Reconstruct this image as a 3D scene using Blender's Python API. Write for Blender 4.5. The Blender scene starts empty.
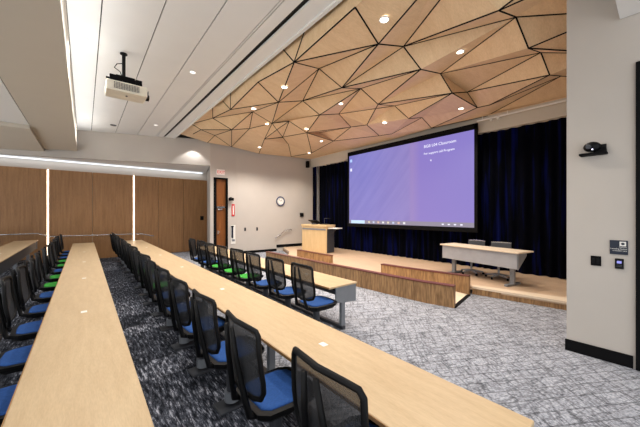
import bpy, bmesh, math, random
from mathutils import Vector, Matrix
random.seed(4)
S = bpy.context.scene
C = S.collection
PI = math.pi

# ------------------------------------------------------------ materials
def lin(c):
    return tuple(((v/255)/12.92 if v/255 <= .04045 else ((v/255+.055)/1.055)**2.4) for v in c)+(1,)

class NT:
    def __init__(s, name):
        s.m = bpy.data.materials.new(name); s.m.use_nodes = True
        s.t = s.m.node_tree; s.b = s.t.nodes['Principled BSDF']; s.o = s.t.nodes['Material Output']
    def n(s, typ, **k):
        nd = s.t.nodes.new(typ)
        for a, v in k.items():
            if a in ('i',):
                for kk, vv in v.items(): nd.inputs[kk].default_value = vv
            else: setattr(nd, a, v)
        return nd
    def l(s, a, b): s.t.links.new(a, b)
    def coords(s, scale=(1,1,1), rot=(0,0,0)):
        tc = s.n('ShaderNodeTexCoord'); mp = s.n('ShaderNodeMapping')
        mp.inputs['Scale'].default_value = scale; mp.inputs['Rotation'].default_value = rot
        s.l(tc.outputs['Object'], mp.inputs['Vector']); return mp.outputs['Vector']
    def ramp(s, fac, stops):
        r = s.n('ShaderNodeValToRGB'); e = r.color_ramp.elements
        while len(e) < len(stops): e.new(.5)
        for q, (p, c) in zip(e, stops): q.position = p; q.color = c
        s.l(fac, r.inputs['Fac']); return r.outputs['Color']
    def noise(s, vec, scale, detail=3, rough=.5):
        n = s.n('ShaderNodeTexNoise'); n.inputs['Scale'].default_value = scale
        n.inputs['Detail'].default_value = detail; n.inputs['Roughness'].default_value = rough
        s.l(vec, n.inputs['Vector']); return n.outputs['Fac']
    def mix(s, fac, a, b, mode='MIX'):
        m = s.n('ShaderNodeMix', data_type='RGBA', blend_type=mode)
        for sock, v in ((m.inputs[0], fac), (m.inputs[6], a), (m.inputs[7], b)):
            if hasattr(v, 'is_linked'): s.l(v, sock)
            else: sock.default_value = v
        return m.outputs[2]

def plain(name, rgb, rough=.6, metal=0, var=.06, vs=6, spec=.5):
    k = NT(name); c = lin(rgb)
    lo = tuple(v*(1-var) for v in c[:3])+(1,); hi = tuple(min(1, v*(1+var)) for v in c[:3])+(1,)
    k.l(k.ramp(k.noise(k.coords(), vs), [(.3, lo), (.7, hi)]), k.b.inputs['Base Color'])
    k.b.inputs['Roughness'].default_value = rough; k.b.inputs['Metallic'].default_value = metal
    k.b.inputs['Specular IOR Level'].default_value = spec
    return k.m

def wood(name, a, b, scale=(1,14,14), ns=2.2, rough=.45, fine=.25, rot=(0,0,0), spec=.4):
    k = NT(name); v = k.coords(scale, rot)
    f = k.noise(v, ns, 5, .6)
    col = k.ramp(f, [(.3, lin(a)), (.7, lin(b))])
    g = k.noise(v, ns*9, 2)
    col = k.mix(fine, col, k.ramp(g, [(.3, lin([x*.72 for x in a])), (.7, lin(b))]))
    k.l(col, k.b.inputs['Base Color']); k.b.inputs['Roughness'].default_value = rough
    k.b.inputs['Specular IOR Level'].default_value = spec
    return k.m

def emit(name, rgb, st):
    k = NT(name); k.b.inputs['Base Color'].default_value = (.02,.02,.02,1)
    k.b.inputs['Emission Color'].default_value = lin(rgb); k.b.inputs['Emission Strength'].default_value = st
    return k.m

M = {}
M['desk'] = wood('maple_laminate', (192,165,128), (206,181,144), (9,1.2,9), 2.2, .38, .18)
M['desk_edge'] = plain('desk_edge_band', (150,112,66), .5)
M['grey'] = plain('grey_powder_coat', (128,132,138), .45, .2)
M['palegrey'] = plain('pale_grey_panel', (158,160,166), .5)
M['darkgrey'] = plain('dark_grey_metal', (62,64,70), .5, .2)
M['black'] = plain('black_plastic', (10,10,12), .55, spec=.2)
M['blackmat'] = plain('matt_black', (9,9,11), .8, spec=.15)
M['white_pl'] = plain('white_plastic', (232,230,224), .4)
M['cream_pl'] = plain('cream_projector_case', (226,218,200), .45)
M['chrome'] = plain('brushed_chrome', (190,190,192), .25, .9)
M['wall'] = plain('warm_white_paint', (190,183,175), .85, var=.015, vs=2, spec=.15)
M['ceil'] = plain('white_ceiling_paint', (228,227,224), .85, var=.012, vs=2, spec=.1)
M['beam'] = plain('beige_ceiling_paint', (202,194,180), .85, var=.012, vs=2, spec=.1)
M['slot'] = plain('dark_slot', (38,36,34), .8)
M['panelwood'] = wood('oak_veneer_panel', (138,98,60), (172,128,84), (9,9,.5), 2.0, .45, .3)
M['doorwood'] = wood('walnut_door', (112,62,24), (148,90,42), (12,12,.7), 2.0, .4, .3)
M['facet'] = wood('birch_ceiling_panel', (224,190,148), (236,206,166), (1.2,5,2), 1.6, .5, .2, (0,0,.6))
M['stagefloor'] = wood('stage_maple_boards', (196,166,138), (216,190,162), (8,.8,8), 2.0, .32, .3)
M['nosing'] = wood('pale_stage_nosing', (226,206,180), (238,222,200), (8,.8,8), 2.0, .4, .2)
M['lectwood'] = wood('lectern_maple', (202,172,126), (216,188,144), (8,8,1), 1.6, .4, .15)
M['cap'] = plain('red_brown_cap', (96,48,34), .45)
M['curtain'] = None
M['red'] = plain('red_paint', (200,34,40), .45)
M['clockblue'] = plain('slate_blue_rim', (54,62,92), .4)
M['navy'] = plain('navy_sign_face', (8,22,44), .4)
M['green_fab'] = plain('green_seat_fabric', (60,150,60), .85, var=.12, vs=60, spec=.1)
M['blue_fab'] = plain('blue_seat_fabric', (44,78,136), .85, var=.12, vs=60, spec=.1)
M['led'] = emit('led_white', (236,244,255), .9)
M['led_warm'] = emit('led_warm', (255,226,196), 5)
M['lamp'] = emit('can_lamp', (255,246,232), 6)
M['lamp_dim'] = emit('dim_lamp', (255,250,244), 1.0)
M['exit'] = emit('exit_letters', (235,30,30), .55)
M['led_dot'] = emit('blue_led', (150,150,255), 1)

k = NT('bamboo_strip_riser')          # vertical strips of alternating brown
v = k.coords((1,1,.12))
f = k.noise(v, 34, 2, .5); f2 = k.noise(v, 9, 2)
col = k.mix(.45, k.ramp(f, [(.38, lin((104,78,50))), (.62, lin((172,138,96)))]), k.ramp(f2, [(.35, lin((124,88,52))), (.65, lin((168,126,82)))]))
k.l(col, k.b.inputs['Base Color']); k.b.inputs['Roughness'].default_value = .5
M['riser'] = k.m

k = NT('navy_velvet')
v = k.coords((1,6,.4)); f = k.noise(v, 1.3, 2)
k.l(k.ramp(f, [(.5, lin((2,3,9))), (.8, lin((8,17,76)))]), k.b.inputs['Base Color'])  # blue streaks: light on the folds, put into the colour
k.b.inputs['Roughness'].default_value = .9; k.b.inputs['Specular IOR Level'].default_value = .05
k.b.inputs['Sheen Weight'].default_value = .03; k.b.inputs['Sheen Tint'].default_value = lin((30,50,190))
M['curtain'] = k.m

k = NT('woven_mesh')                  # open weave: part of the light passes through
tr = k.n('ShaderNodeBsdfTransparent'); mx = k.n('ShaderNodeMixShader'); mx.inputs[0].default_value = .88
k.b.inputs['Base Color'].default_value = lin((30,31,34)); k.b.inputs['Roughness'].default_value = .85
f = k.noise(k.coords(), 260, 1); k.l(k.ramp(f, [(.3, lin((22,23,26))), (.7, lin((46,47,51)))]), k.b.inputs['Base Color'])
k.l(tr.outputs[0], mx.inputs[1]); k.l(k.b.outputs[0], mx.inputs[2]); k.l(mx.outputs[0], k.o.inputs['Surface'])
M['mesh'] = k.m

# carpet: dark streaked runner tiles between the desks, pale line-patterned carpet on the open floor
k = NT('patterned_carpet')
def sock(x): return x
tc = k.n('ShaderNodeTexCoord'); P0 = tc.outputs['Object']
def mapped(scale, rz=0):
    mp = k.n('ShaderNodeMapping'); mp.inputs['Scale'].default_value = scale; mp.inputs['Rotation'].default_value = (0,0,rz)
    k.l(P0, mp.inputs['Vector']); return mp.outputs['Vector']
def math_(op, a, b=None):
    m = k.n('ShaderNodeMath', operation=op)
    for i_, q in enumerate((a, b)):
        if q is None: continue
        if hasattr(q, 'is_linked'): k.l(q, m.inputs[i_])
        else: m.inputs[i_].default_value = q
    return m.outputs[0]
def edges(scale, rz, sc, w):
    vo = k.n('ShaderNodeTexVoronoi', feature='DISTANCE_TO_EDGE'); vo.inputs['Scale'].default_value = sc
    k.l(mapped(scale, rz), vo.inputs['Vector'])
    return k.ramp(vo.outputs['Distance'], [(0, (0,0,0,1)), (w, (1,1,1,1))])
def strokes(rz, sc, w, off):
    mp = k.n('ShaderNodeMapping'); mp.inputs['Rotation'].default_value = (0,0,rz); mp.inputs['Location'].default_value = (off,off,0); mp.vector_type = 'POINT'
    k.l(P0, mp.inputs['Vector']); m2 = k.n('ShaderNodeMapping'); m2.inputs['Scale'].default_value = (1,7,1); k.l(mp.outputs[0], m2.inputs['Vector'])
    n_ = k.noise(m2.outputs[0], sc, 3, .6); d_ = math_('ABSOLUTE', math_('SUBTRACT', n_, .5))
    return k.ramp(d_, [(0, (.10,.10,.11,1)), (w, (1,1,1,1))])
def brick(rz, sc):
    mp = k.n('ShaderNodeMapping'); mp.inputs['Rotation'].default_value = (0,0,rz); k.l(P0, mp.inputs['Vector'])
    br = k.n('ShaderNodeTexBrick'); br.inputs['Scale'].default_value = sc; br.inputs['Mortar Size'].default_value = .012
    br.inputs['Color1'].default_value = (1,1,1,1); br.inputs['Color2'].default_value = (.8,.8,.8,1); br.inputs['Mortar'].default_value = (.12,.12,.12,1)
    k.l(mp.outputs[0], br.inputs['Vector']); return br.outputs['Color']
e1 = strokes(.35, 1.5, .035, 0); e2 = strokes(-.75, 1.3, .035, 3.3); e3 = strokes(1.2, 1.6, .02, 7)
fib = k.ramp(k.noise(mapped((1,1,1)), 38, 4, .8), [(.34, lin((112,116,126))), (.66, lin((196,200,210)))])
lt = k.mix(.5, fib, k.mix(1.0, fib, e1, 'MULTIPLY'))
lt = k.mix(.5, lt, k.mix(1.0, lt, e2, 'MULTIPLY'))
lt = k.mix(.5, lt, k.mix(1.0, lt, e3, 'MULTIPLY'))
lt = k.mix(.5, lt, k.mix(1.0, lt, brick(.55, 1.5), 'MULTIPLY'))
st = k.noise(mapped((16,2.6,1)), 2.2, 5, .8)
blk = k.n('ShaderNodeTexVoronoi', distance='CHEBYCHEV'); blk.inputs['Scale'].default_value = 1.9; blk.inputs['Randomness'].default_value = .55
k.l(mapped((1,1,1)), blk.inputs['Vector'])
bw = k.n('ShaderNodeRGBToBW'); k.l(blk.outputs['Color'], bw.inputs[0])
stb = math_('ADD', st, math_('MULTIPLY', math_('SUBTRACT', bw.outputs[0], .5), .10))
dk = k.ramp(stb, [(.44, lin((26,28,34))), (.56, lin((84,87,97))), (.66, lin((200,202,212)))])
sx = k.n('ShaderNodeSeparateXYZ'); k.l(P0, sx.inputs[0])
edge = math_('GREATER_THAN', sx.outputs[0], 1.62)
k.l(k.mix(edge, dk, lt), k.b.inputs['Base Color'])
k.b.inputs['Roughness'].default_value = .95; k.b.inputs['Specular IOR Level'].default_value = .1
M['carpet'] = k.m

# ------------------------------------------------------------ mesh helpers
def new_bm(): return bmesh.new()
def add_box(bm, c, s, rz=0, bev=0, seg=2, mi=0, rot=None):
    r = bmesh.ops.create_cube(bm, size=1)
    vs = r['verts']
    bmesh.ops.scale(bm, vec=s, verts=vs)
    fs = list({f for v_ in vs for f in v_.link_faces})
    if bev > 0:
        es = list({e for v_ in vs for e in v_.link_edges})
        q = bmesh.ops.bevel(bm, geom=es, offset=bev, segments=seg, affect='EDGES', profile=.5)
        vs = list({v_ for f in q['faces'] for v_ in f.verts} | {v_ for v_ in vs if v_.is_valid})
        allv = set(); stack = [vs[0]]
        while stack:
            v_ = stack.pop()
            if v_ in allv: continue
            allv.add(v_)
            for e in v_.link_edges: stack.append(e.other_vert(v_))
        vs = list(allv)
    m = Matrix.Translation(Vector(c)) @ (rot if rot is not None else Matrix.Rotation(rz, 4, 'Z'))
    bmesh.ops.transform(bm, matrix=m, verts=vs)
    for f in {f for v_ in vs for f in v_.link_faces}: f.material_index = mi
    return bm
def tube(bm, pts, r, seg=8, closed=False, flat=1.0):
    pts = [Vector(p) for p in pts]; n = len(pts); rings = []
    for i, p in enumerate(pts):
        a = pts[i-1] if (i > 0 or closed) else p
        b = pts[(i+1) % n] if (i < n-1 or closed) else p
        t = (b-a).normalized()
        up = Vector((0,0,1)) if abs(t.z) < .95 else Vector((1,0,0))
        if i and rings: up = lastn
        x = (up - t*up.dot(t)).normalized(); y = t.cross(x); lastn = x
        rr = r[i] if isinstance(r, (list, tuple)) else r
        rings.append([bm.verts.new(p + x*math.cos(2*PI*j/seg)*rr + y*math.sin(2*PI*j/seg)*rr*flat) for j in range(seg)])
    m = n if closed else n-1
    for i in range(m):
        A, B = rings[i], rings[(i+1) % n]
        for j in range(seg): bm.faces.new((A[j], A[(j+1) % seg], B[(j+1) % seg], B[j]))
    if not closed:
        bm.faces.new(rings[0][::-1]); bm.faces.new(rings[-1])
    return bm
def cyl(bm, c, r, h, axis='Z', seg=20, r2=None):
    q = bmesh.ops.create_cone(bm, cap_ends=True, segments=seg, radius1=r, radius2=r if r2 is None else r2, depth=h)
    R = {'Z': Matrix.Identity(4), 'X': Matrix.Rotation(PI/2, 4, 'Y'), 'Y': Matrix.Rotation(PI/2, 4, 'X')}[axis]
    bmesh.ops.transform(bm, matrix=Matrix.Translation(Vector(c)) @ R, verts=q['verts'])
    return bm
def prism(bm, poly, z0, z1, mi=0):
    """z0/z1 numbers or functions of (x,y)"""
    g = lambda z, p: z(*p) if callable(z) else z
    a = [bm.verts.new((p[0], p[1], g(z0, p))) for p in poly]; b = [bm.verts.new((p[0], p[1], g(z1, p))) for p in poly]
    n = len(poly); fs = [bm.faces.new(a[::-1]), bm.faces.new(b)]
    for i in range(n): fs.append(bm.faces.new((a[i], a[(i+1) % n], b[(i+1) % n], b[i])))
    for f in fs: f.material_index = mi
    return bm
def obj(name, bm, mat, parent=None, smooth=False):
    bmesh.ops.recalc_face_normals(bm, faces=bm.faces)
    me = bpy.data.meshes.new(name); bm.to_mesh(me); bm.free()
    for m in (mat if isinstance(mat, (list, tuple)) else [mat]): me.materials.append(m)
    if smooth:
        for p in me.polygons: p.use_smooth = True
    o = bpy.data.objects.new(name, me); C.objects.link(o)
    if parent is not None: o.parent = parent
    return o
def tag(o, label, cat, group=None, kind=None):
    o['label'] = label; o['category'] = cat
    if group: o['group'] = group
    if kind: o['kind'] = kind
    return o
def thing(name, label, cat, loc=(0,0,0), rz=0, group=None):
    o = bpy.data.objects.new(name, None); C.objects.link(o); o.location = loc; o.rotation_euler = (0,0,rz)
    o.empty_display_size = .1
    return tag(o, label, cat, group)
def struct(name, bm, mat, label=None):
    o = obj(name, bm, mat); o['kind'] = 'structure'
    if label: o['label'] = label
    return o
def copy_tree(o, parent=None):
    c = o.copy(); C.objects.link(c); c.parent = parent
    for ch in list(o.children): copy_tree(ch, c)
    return c
def text_obj(name, s, size, mat, parent, mtx, align='LEFT', ext=.002):
    cu = bpy.data.curves.new(name, 'FONT'); cu.body = s; cu.size = size; cu.extrude = ext; cu.align_x = align
    t = bpy.data.objects.new(name, cu); C.objects.link(t)
    bpy.context.view_layer.update()
    me = bpy.data.meshes.new_from_object(t.evaluated_get(bpy.context.evaluated_depsgraph_get()))
    bpy.data.objects.remove(t); me.materials.clear(); me.materials.append(mat)
    o = bpy.data.objects.new(name, me); C.objects.link(o); o.parent = parent; o.matrix_local = mtx
    return o
def frame(o, xa, ya):      # matrix with given origin, x and y axes
    xa = Vector(xa); ya = Vector(ya); za = xa.cross(ya)
    return Matrix(((xa.x, ya.x, za.x, o[0]), (xa.y, ya.y, za.y, o[1]), (xa.z, ya.z, za.z, o[2]), (0,0,0,1)))
def B(*a, **k_): return add_box(new_bm(), *a, **k_)

# ------------------------------------------------------------ setting
ZC = 4.95           # ceiling of the panelled part
WY = 14.8           # far timber wall
struct('floor', prism(new_bm(), [(-5,-3),(9.7,-3),(9.7,14.95),(-5,14.95)], -.15, 0), M['carpet'])
# raised tier under the rearmost row
b = prism(new_bm(), [(-5,-3),(-1.22,-3),(-1.22,14.79),(-5,14.79)], .001, .17)
struct('floor', b, M['carpet'])
# walls
struct('wall_left', prism(new_bm(), [(-5,WY),(4.8,WY),(4.8,WY+.15),(-5,WY+.15)], 0, 5.3), M['wall'])
# slanted return and the stretch with the door opening, then the stretch with the clock
struct('wall_return', prism(new_bm(), [(4.15,12.4),(4.29,12.4),(4.95,14.8),(4.80,14.8)], 0, 5.3), M['wall'])
b = new_bm()
prism(b, [(4.93,12.4),(5.3,12.4),(5.3,12.62),(4.93,12.62)], 0, 5.3)
prism(b, [(4.29,12.4),(4.93,12.4),(4.93,12.62),(4.29,12.62)], 3.42, 5.3)
struct('wall_left', b, M['wall'])
def ywall(x): return 12.4 - .0976*(x-5.3)
struct('wall_left', prism(new_bm(), [(5.3,12.4),(9.7,ywall(9.7)),(9.7,12.6),(5.3,12.62)], 0, 5.3), M['wall'])
struct('wall_front', prism(new_bm(), [(9.7,-1),(9.85,-1),(9.85,12.6),(9.7,12.6)], 0, 5.3), M['wall'])
b = new_bm()
prism(b, [(5.05,.22),(5.35,.22),(5.35,.85),(5.05,.85)], 0, 5.3)
prism(b, [(5.05,-.95),(5.35,-.95),(5.35,.22),(5.05,.22)], 3.64, 5.3)
prism(b, [(5.05,-3),(5.35,-3),(5.35,-.95),(5.05,-.95)], 0, 5.3)
prism(b, [(5.35,.72),(9.7,.72),(9.7,.85),(5.35,.85)], .0, 5.3)
struct('wall_right', b, M['wall'])
#struct('wall_back', prism(new_bm(), [(-5.15,-3),(-5,-3),(-5,14.95),(-5.15,14.95)], 0, 5.3), M['wall'])
# baseboards
struct('baseboard_right', prism(new_bm(), [(5.035,.24),(5.05,.24),(5.05,.85),(5.035,.865)], 0, .15), M['blackmat'])
b = new_bm(); prism(b, [(5.3,12.385),(7.3,ywall(7.3)-.015),(7.3,ywall(7.3)),(5.3,12.4)], 0, .12)
prism(b, [(7.3,ywall(7.3)-.015),(9.35,ywall(9.35)-.015),(9.35,ywall(9.35)),(7.3,ywall(7.3))], .17, .31)
struct('baseboard_left', b, M['blackmat'])
# ceiling: long white panels between dark slots
b = new_bm()
xs = [-.21,.2,.92,1.6,2.2,2.24,2.46]
for i in range(len(xs)-1):
    a, c_ = xs[i], xs[i+1]
    prism(b, [(a+.008,-3),(c_-.008,-3),(c_-.008,14.9),(a+.008,14.9)], ZC, ZC+.03)
prism(b, [(2.54,-3),(2.86,-3),(2.86,14.9),(2.54,14.9)], ZC, ZC+.03)
struct('ceiling', b, M['ceil']); b = new_bm()
for a, c_ in ((-5,-3.6),(-3.58,-2.36),(-2.34,-1.125)): prism(b, [(a,-3),(c_,-3),(c_,10.69),(a,10.69)], 4.18, 4.2)
struct('ceiling', b, M['ceil'])
struct('ceiling', prism(new_bm(), [(-5,-3),(2.86,-3),(2.86,14.9),(-5,14.9)], ZC+.05, ZC+.1), M['slot'])
struct('ceiling', prism(new_bm(), [(2.86,-3),(9.85,-3),(9.85,14.9),(2.86,14.9)], 5.3, 5.4), M['slot'])
struct('ceiling', prism(new_bm(), [(-5,-3),(-1.1,-3),(-1.1,10.69),(-5,10.69)], 4.21, 4.24), M['slot'])
# edge fascia of the white ceiling against the timber canopy
struct('trim_1', prism(new_bm(), [(2.80,-3),(2.86,-3),(2.86,12.8),(2.80,12.8)], ZC-.04, 5.3), M['ceil'])
# dropped beam
struct('ceiling_beam', prism(new_bm(), [(-1.10,-3),(-.21,-3),(-.21,13.88),(-1.10,14.15)], 4.16, ZC+.02), M['beam'])
struct('ceiling_soffit', prism(new_bm(), [(-5,10.7),(-1.115,10.7),(-1.115,14.2),(-2.85,14.75),(-5,14.75)], 4.08, 4.5), M['beam'])
# slanted bulkhead + soffit
def yb(x): return 12.4 + .342*(4.15-x)
struct('wall_bulkhead', prism(new_bm(), [(-2.85,yb(-2.85)),(4.15,12.4),(4.15,12.5),(-2.85,yb(-2.85)+.1)], 3.9, ZC+.04), M['wall'])
struct('ceiling_soffit', prism(new_bm(), [(-2.85,14.8),(-2.85,yb(-2.85)+.1),(4.15,12.5),(4.75,14.8)], 3.9, 3.94), M['ceil'])
struct('wall_beam', prism(new_bm(), [(9.28,.86),(9.69,.86),(9.69,12.0),(9.28,12.0)], 4.3, 4.9), M['beam'])
struct('ceiling_soffit', prism(new_bm(), [(3.0,-3),(5.04,-3),(5.04,.35),(3.0,.35)], 4.22, 4.28), M['ceil'])

# timber wall panels, with lit gaps between them
PX = [(-5,-2.9,'leftmost'),(-2.88,-1.09,None),(-1.03,.24,None),(.25,1.63,None),(1.69,2.6,None),(2.61,3.66,None),(3.67,4.77,None)]
plabels = ['wide oak wall panel in the far left corner past the back row',
 'oak wall panel left of the left vertical light strip',
 'oak wall panel right of the left vertical light strip',
 'oak wall panel left of the right vertical light strip',
 'narrow oak wall panel right of the right vertical light strip',
 'oak wall panel in the middle between light strip and white return',
 'rightmost oak wall panel, carrying a small black plate']
for (a, c_, _), lb in zip(PX, plabels):
    o = obj('wood_wall_panel', B(((a+c_)/2, WY-.04, 1.76), (c_-a, .05, 3.5), bev=.004), M['panelwood'])
    tag(o, lb, 'wall panel', 'oak panels on the far wall')
for x_, lb in ((-1.06, 'left vertical light strip between the oak wall panels'), (1.66, 'right vertical light strip between the oak wall panels')):
    o = obj('light_strip', B((x_, WY-.03, 1.76), (.032, .03, 3.46)), M['led_warm']); tag(o, lb, 'light strip', 'vertical wall light strips')
o = obj('cove_light_strip', B((.9, WY-.04, 3.86), (7.3, .04, .04)), M['led']); tag(o, 'long white cove light running above the oak wall panels', 'light strip')

# far door
d = thing('door_1', 'tall walnut door with transom in a black frame, left end wall', 'door', (4.29,12.4,0)); d['kind'] = 'structure'
b = new_bm(); add_box(b, (.03,.1,1.71), (.06,.2,3.42)); add_box(b, (.61,.1,1.71), (.06,.2,3.42)); add_box(b, (.32,.1,3.39), (.64,.2,.06)); add_box(b, (.32,.12,2.13), (.6,.1,.05))
add_box(b, (.11,.15,1.71), (.14,.04,3.36))
obj('door_frame', b, M['blackmat'], d)
obj('door_leaf', B((.38,.16,1.05), (.42,.04,2.1)), M['doorwood'], d)
obj('transom_panel', B((.38,.16,2.76), (.42,.04,1.2)), M['doorwood'], d)
b = new_bm(); add_box(b, (.33,.12,2.03), (.2,.05,.06), bev=.01); obj('door_closer', b, M['chrome'], d)
b = new_bm(); add_box(b, (.24,.13,1.02), (.05,.02,.16), bev=.004); tube(b, [(.24,.12,1.04),(.24,.08,1.04),(.33,.08,1.04)], .011); obj('door_handle', b, M['chrome'], d)
# right-hand door
d = thing('door_2', 'tall black-framed doorway at the right edge of the pillar wall', 'door', (5.05,-.95,0)); d['kind'] = 'structure'
b = new_bm(); add_box(b, (.1,1.13,1.82), (.26,.08,3.64)); add_box(b, (.1,.04,1.82), (.26,.08,3.64)); add_box(b, (.1,.585,3.6), (.26,1.1,.08)); obj('door_frame', b, M['blackmat'], d)
obj('door_leaf', B((.16,.585,1.78), (.05,1.0,3.54)), M['black'], d)

# ------------------------------------------------------------ faceted timber canopy (vertices on the canopy, metres)
zb = 4.85
PV = [(3.02,4.41,4.68),(2.94,3.98,5.004),(2.93,4.66,5.004),(2.93,2.77,4.749),(3.93,4.79,5.003),(4.42,4.58,4.654),(3.76,3.03,4.666),(4.62,3.13,4.991),(5.02,3.01,4.644),(6.1,3.18,4.964),(4.41,1.46,4.655),(5.29,1.51,4.979),(5.75,1.46,4.63),(6.77,1.52,4.952),(7.13,1.46,4.606),(8.21,1.48,4.926),(5.96,4.81,4.729),(6.51,3.11,4.617),(5.32,4.84,4.978),(4.68,6.42,4.99),(6.12,6.49,4.964),(5.13,6.22,4.642),(7.33,7.13,4.942),(5.89,7.84,4.628),(5.02,8.68,4.984),(3.78,6.22,4.666),(4.97,7.54,4.764),(2.95,5.71,4.749),(3.06,7.52,4.679),(3.28,9.55,5.015),(4.01,8.12,5.002),(3.81,9.26,4.665),(4.4,9.15,4.791),(3.21,10.55,4.846),(4.05,11.55,5.001),(5.2,9.56,4.641),(6.29,12.1,4.655),(3.5,1.8,4.943),(3.8,1.7,5.006),(4.42,0.6,4.926),(5.0,0.4,4.967),(6.3,0.45,4.961),(7.3,0.7,4.773),(7.42,3.17,4.906),(8.16,3.22,4.706),(7.24,4.73,4.604),(6.87,4.95,4.95),(6.78,5.91,4.612),(8.16,2.91,4.689),(7.54,8.3,4.7),(8.0,11.95,4.709),(5.03,12.25,4.813),(3.99,12.25,4.832),(8.65,6.93,4.816),(8.65,0.9,4.799),(6.26,9.96,4.961),(8.32,4.95,4.924),(9.05,5.03,4.741),(8.32,6.1,4.652),(2.99,7.89,5.003),(2.91,8.49,5.005),(2.94,7.22,5.004),(3.26,11.71,4.947),(6.77,8.29,4.884),(6.02,9.59,4.864),(2.9,12.3,5.022),(9.28,12.0,4.737),(9.28,0.9,4.737),(2.9,0.4,5.022),(2.9,10.6,5.005),(2.9,7.4,5.005),(2.9,6.3,5.005),(9.28,8.6,4.737),(9.28,10.4,4.788),(9.28,3.4,4.771),(9.28,6.7,4.737),(8.1,10.4,4.656),(6.95,10.6,4.915),(5.29,8.814,4.842),(6.293,5.163,4.796),(6.024,9.595,4.866),(6.023,9.595,4.866)]
PANELS = [[(60,2,61),(61,2,71),(60,61,59)],[(70,59,61),(59,70,28),(70,61,28)],[(0,4,25)],[(37,3,68),(37,68,38),(3,37,6)],[(1,68,3),(1,3,0)],[(2,1,0)],[(0,27,2),(71,2,27),(71,27,28)],[(60,59,28),(28,29,60)],[(69,60,29),(60,69,65)],[(29,33,69),(33,29,31)],[(33,62,69),(62,65,69),(65,62,52)],[(39,40,10),(40,39,68)],[(38,39,10),(7,38,10),(39,38,68)],[(10,11,7)],[(8,18,5)],[(30,25,24)],[(24,32,30)],[(52,34,51),(52,51,65)],[(38,7,37),(7,6,37)],[(4,6,5)],[(5,19,4)],[(25,30,28),(29,28,30)],[(30,32,31)],[(31,34,33)],[(62,33,34),(34,52,62)],[(64,55,35)],[(41,42,12),(42,41,67)],[(9,12,13),(12,9,11)],[(43,17,9),(13,43,9)],[(16,9,17),(9,16,8)],[(21,20,22),(21,22,23)],[(35,55,77),(36,35,77),(36,77,50)],[(14,15,48)],[(66,73,57),(57,73,72),(73,66,76)],[(72,75,57),(57,75,58),(75,72,53)],[(74,67,57),(67,74,15)],[(53,58,75)],[(54,67,15),(67,54,42),(54,15,42)],[(44,48,74),(74,57,44),(48,15,74)],[(56,44,57),(44,56,17),(56,45,17)],[(57,58,56)],[(47,45,58),(58,53,47),(45,47,46)],[(53,72,49),(72,73,49),(76,49,73)],[(50,76,66),(50,66,36),(36,66,51)],[(15,14,42),(13,42,14)],[(43,13,14)],[(14,48,43),(48,44,43)],[(17,43,44)],[(46,17,45)],[(16,46,79)],[(20,16,79),(16,20,18)],[(22,20,47),(47,20,79)],[(47,53,22),(53,49,22)],[(63,22,49)],[(23,63,49)],[(49,76,23)],[(76,50,77),(76,77,23)],[(11,40,41),(40,11,10)],[(41,12,11)],[(8,11,9),(11,8,7)],[(18,8,16)],[(20,21,18)],[(32,24,35),(32,35,51),(35,36,51)],[(4,0,6)],[(3,6,0)],[(6,7,5)],[(7,8,5)],[(17,46,16)],[(5,18,19)],[(21,19,18)],[(26,21,23),(26,24,21)],[(63,23,22)],[(19,21,24)],[(25,19,24)],[(19,25,4)],[(27,25,28)],[(29,30,31)],[(24,26,78)],[(80,81,23),(26,23,81)],[(27,0,25)],[(35,24,78)],[(64,35,78),(64,78,81)],[(55,64,80)],[(23,55,80),(55,23,77)],[(34,31,51)],[(46,47,79)],[(45,56,58)],[(42,13,12)],[(61,71,28)],[(81,80,64)],[(78,26,81)],[(31,32,51)]]
JOINTS = [(4,0),(0,27),(28,29),(33,62),(0,1),(0,2),(28,59),(29,60),(29,69),(33,69),(34,52),(19,25),(7,38),(7,6),(25,30),(31,34),(24,32),(18,8),(11,10),(18,5),(26,24),(10,39),(10,7),(8,7),(5,19),(24,30),(32,30),(32,31),(51,34),(6,37),(6,3),(6,4),(5,4),(19,4),(25,27),(30,29),(31,29),(31,33),(34,33),(20,21),(64,55),(64,35),(55,35),(36,35),(63,23),(43,17),(42,13),(43,13),(17,46),(22,63),(41,12),(13,12),(17,9),(46,16),(22,20),(77,55),(15,14),(50,76),(48,44),(48,15),(48,14),(56,45),(76,49),(58,53),(57,74),(54,15),(57,56),(53,47),(53,49),(14,13),(14,43),(44,43),(44,17),(45,46),(79,16),(47,22),(49,22),(49,63),(49,23),(50,77),(41,11),(12,11),(9,11),(9,8),(16,8),(16,18),(20,18),(21,19),(23,26),(0,3),(6,0),(5,6),(8,5),(5,7),(7,11),(10,40),(9,13),(16,17),(18,19),(18,21),(21,23),(23,22),(24,19),(24,25),(24,21),(25,4),(27,28),(25,28),(30,31),(35,24),(78,26),(0,25),(45,17),(78,35),(24,78),(80,55),(31,51),(79,47),(20,79),(79,46),(56,58),(57,44),(12,42),(23,76),(28,61),(80,81),(23,80),(80,64),(81,78),(26,81),(81,64),(32,51),(15,74)]
can = thing('timber_ceiling_canopy', 'faceted birch ceiling canopy of folded triangular panels over the stage side', 'ceiling canopy', (0,0,zb))
tris = [(0, [Vector((PV[i_][0], PV[i_][1], PV[i_][2]-zb)) for i_ in f_]) for g_ in PANELS for f_ in g_]
pt = lambda i_, dz=0: (PV[i_][0], PV[i_][1], PV[i_][2]-zb+dz)
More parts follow.
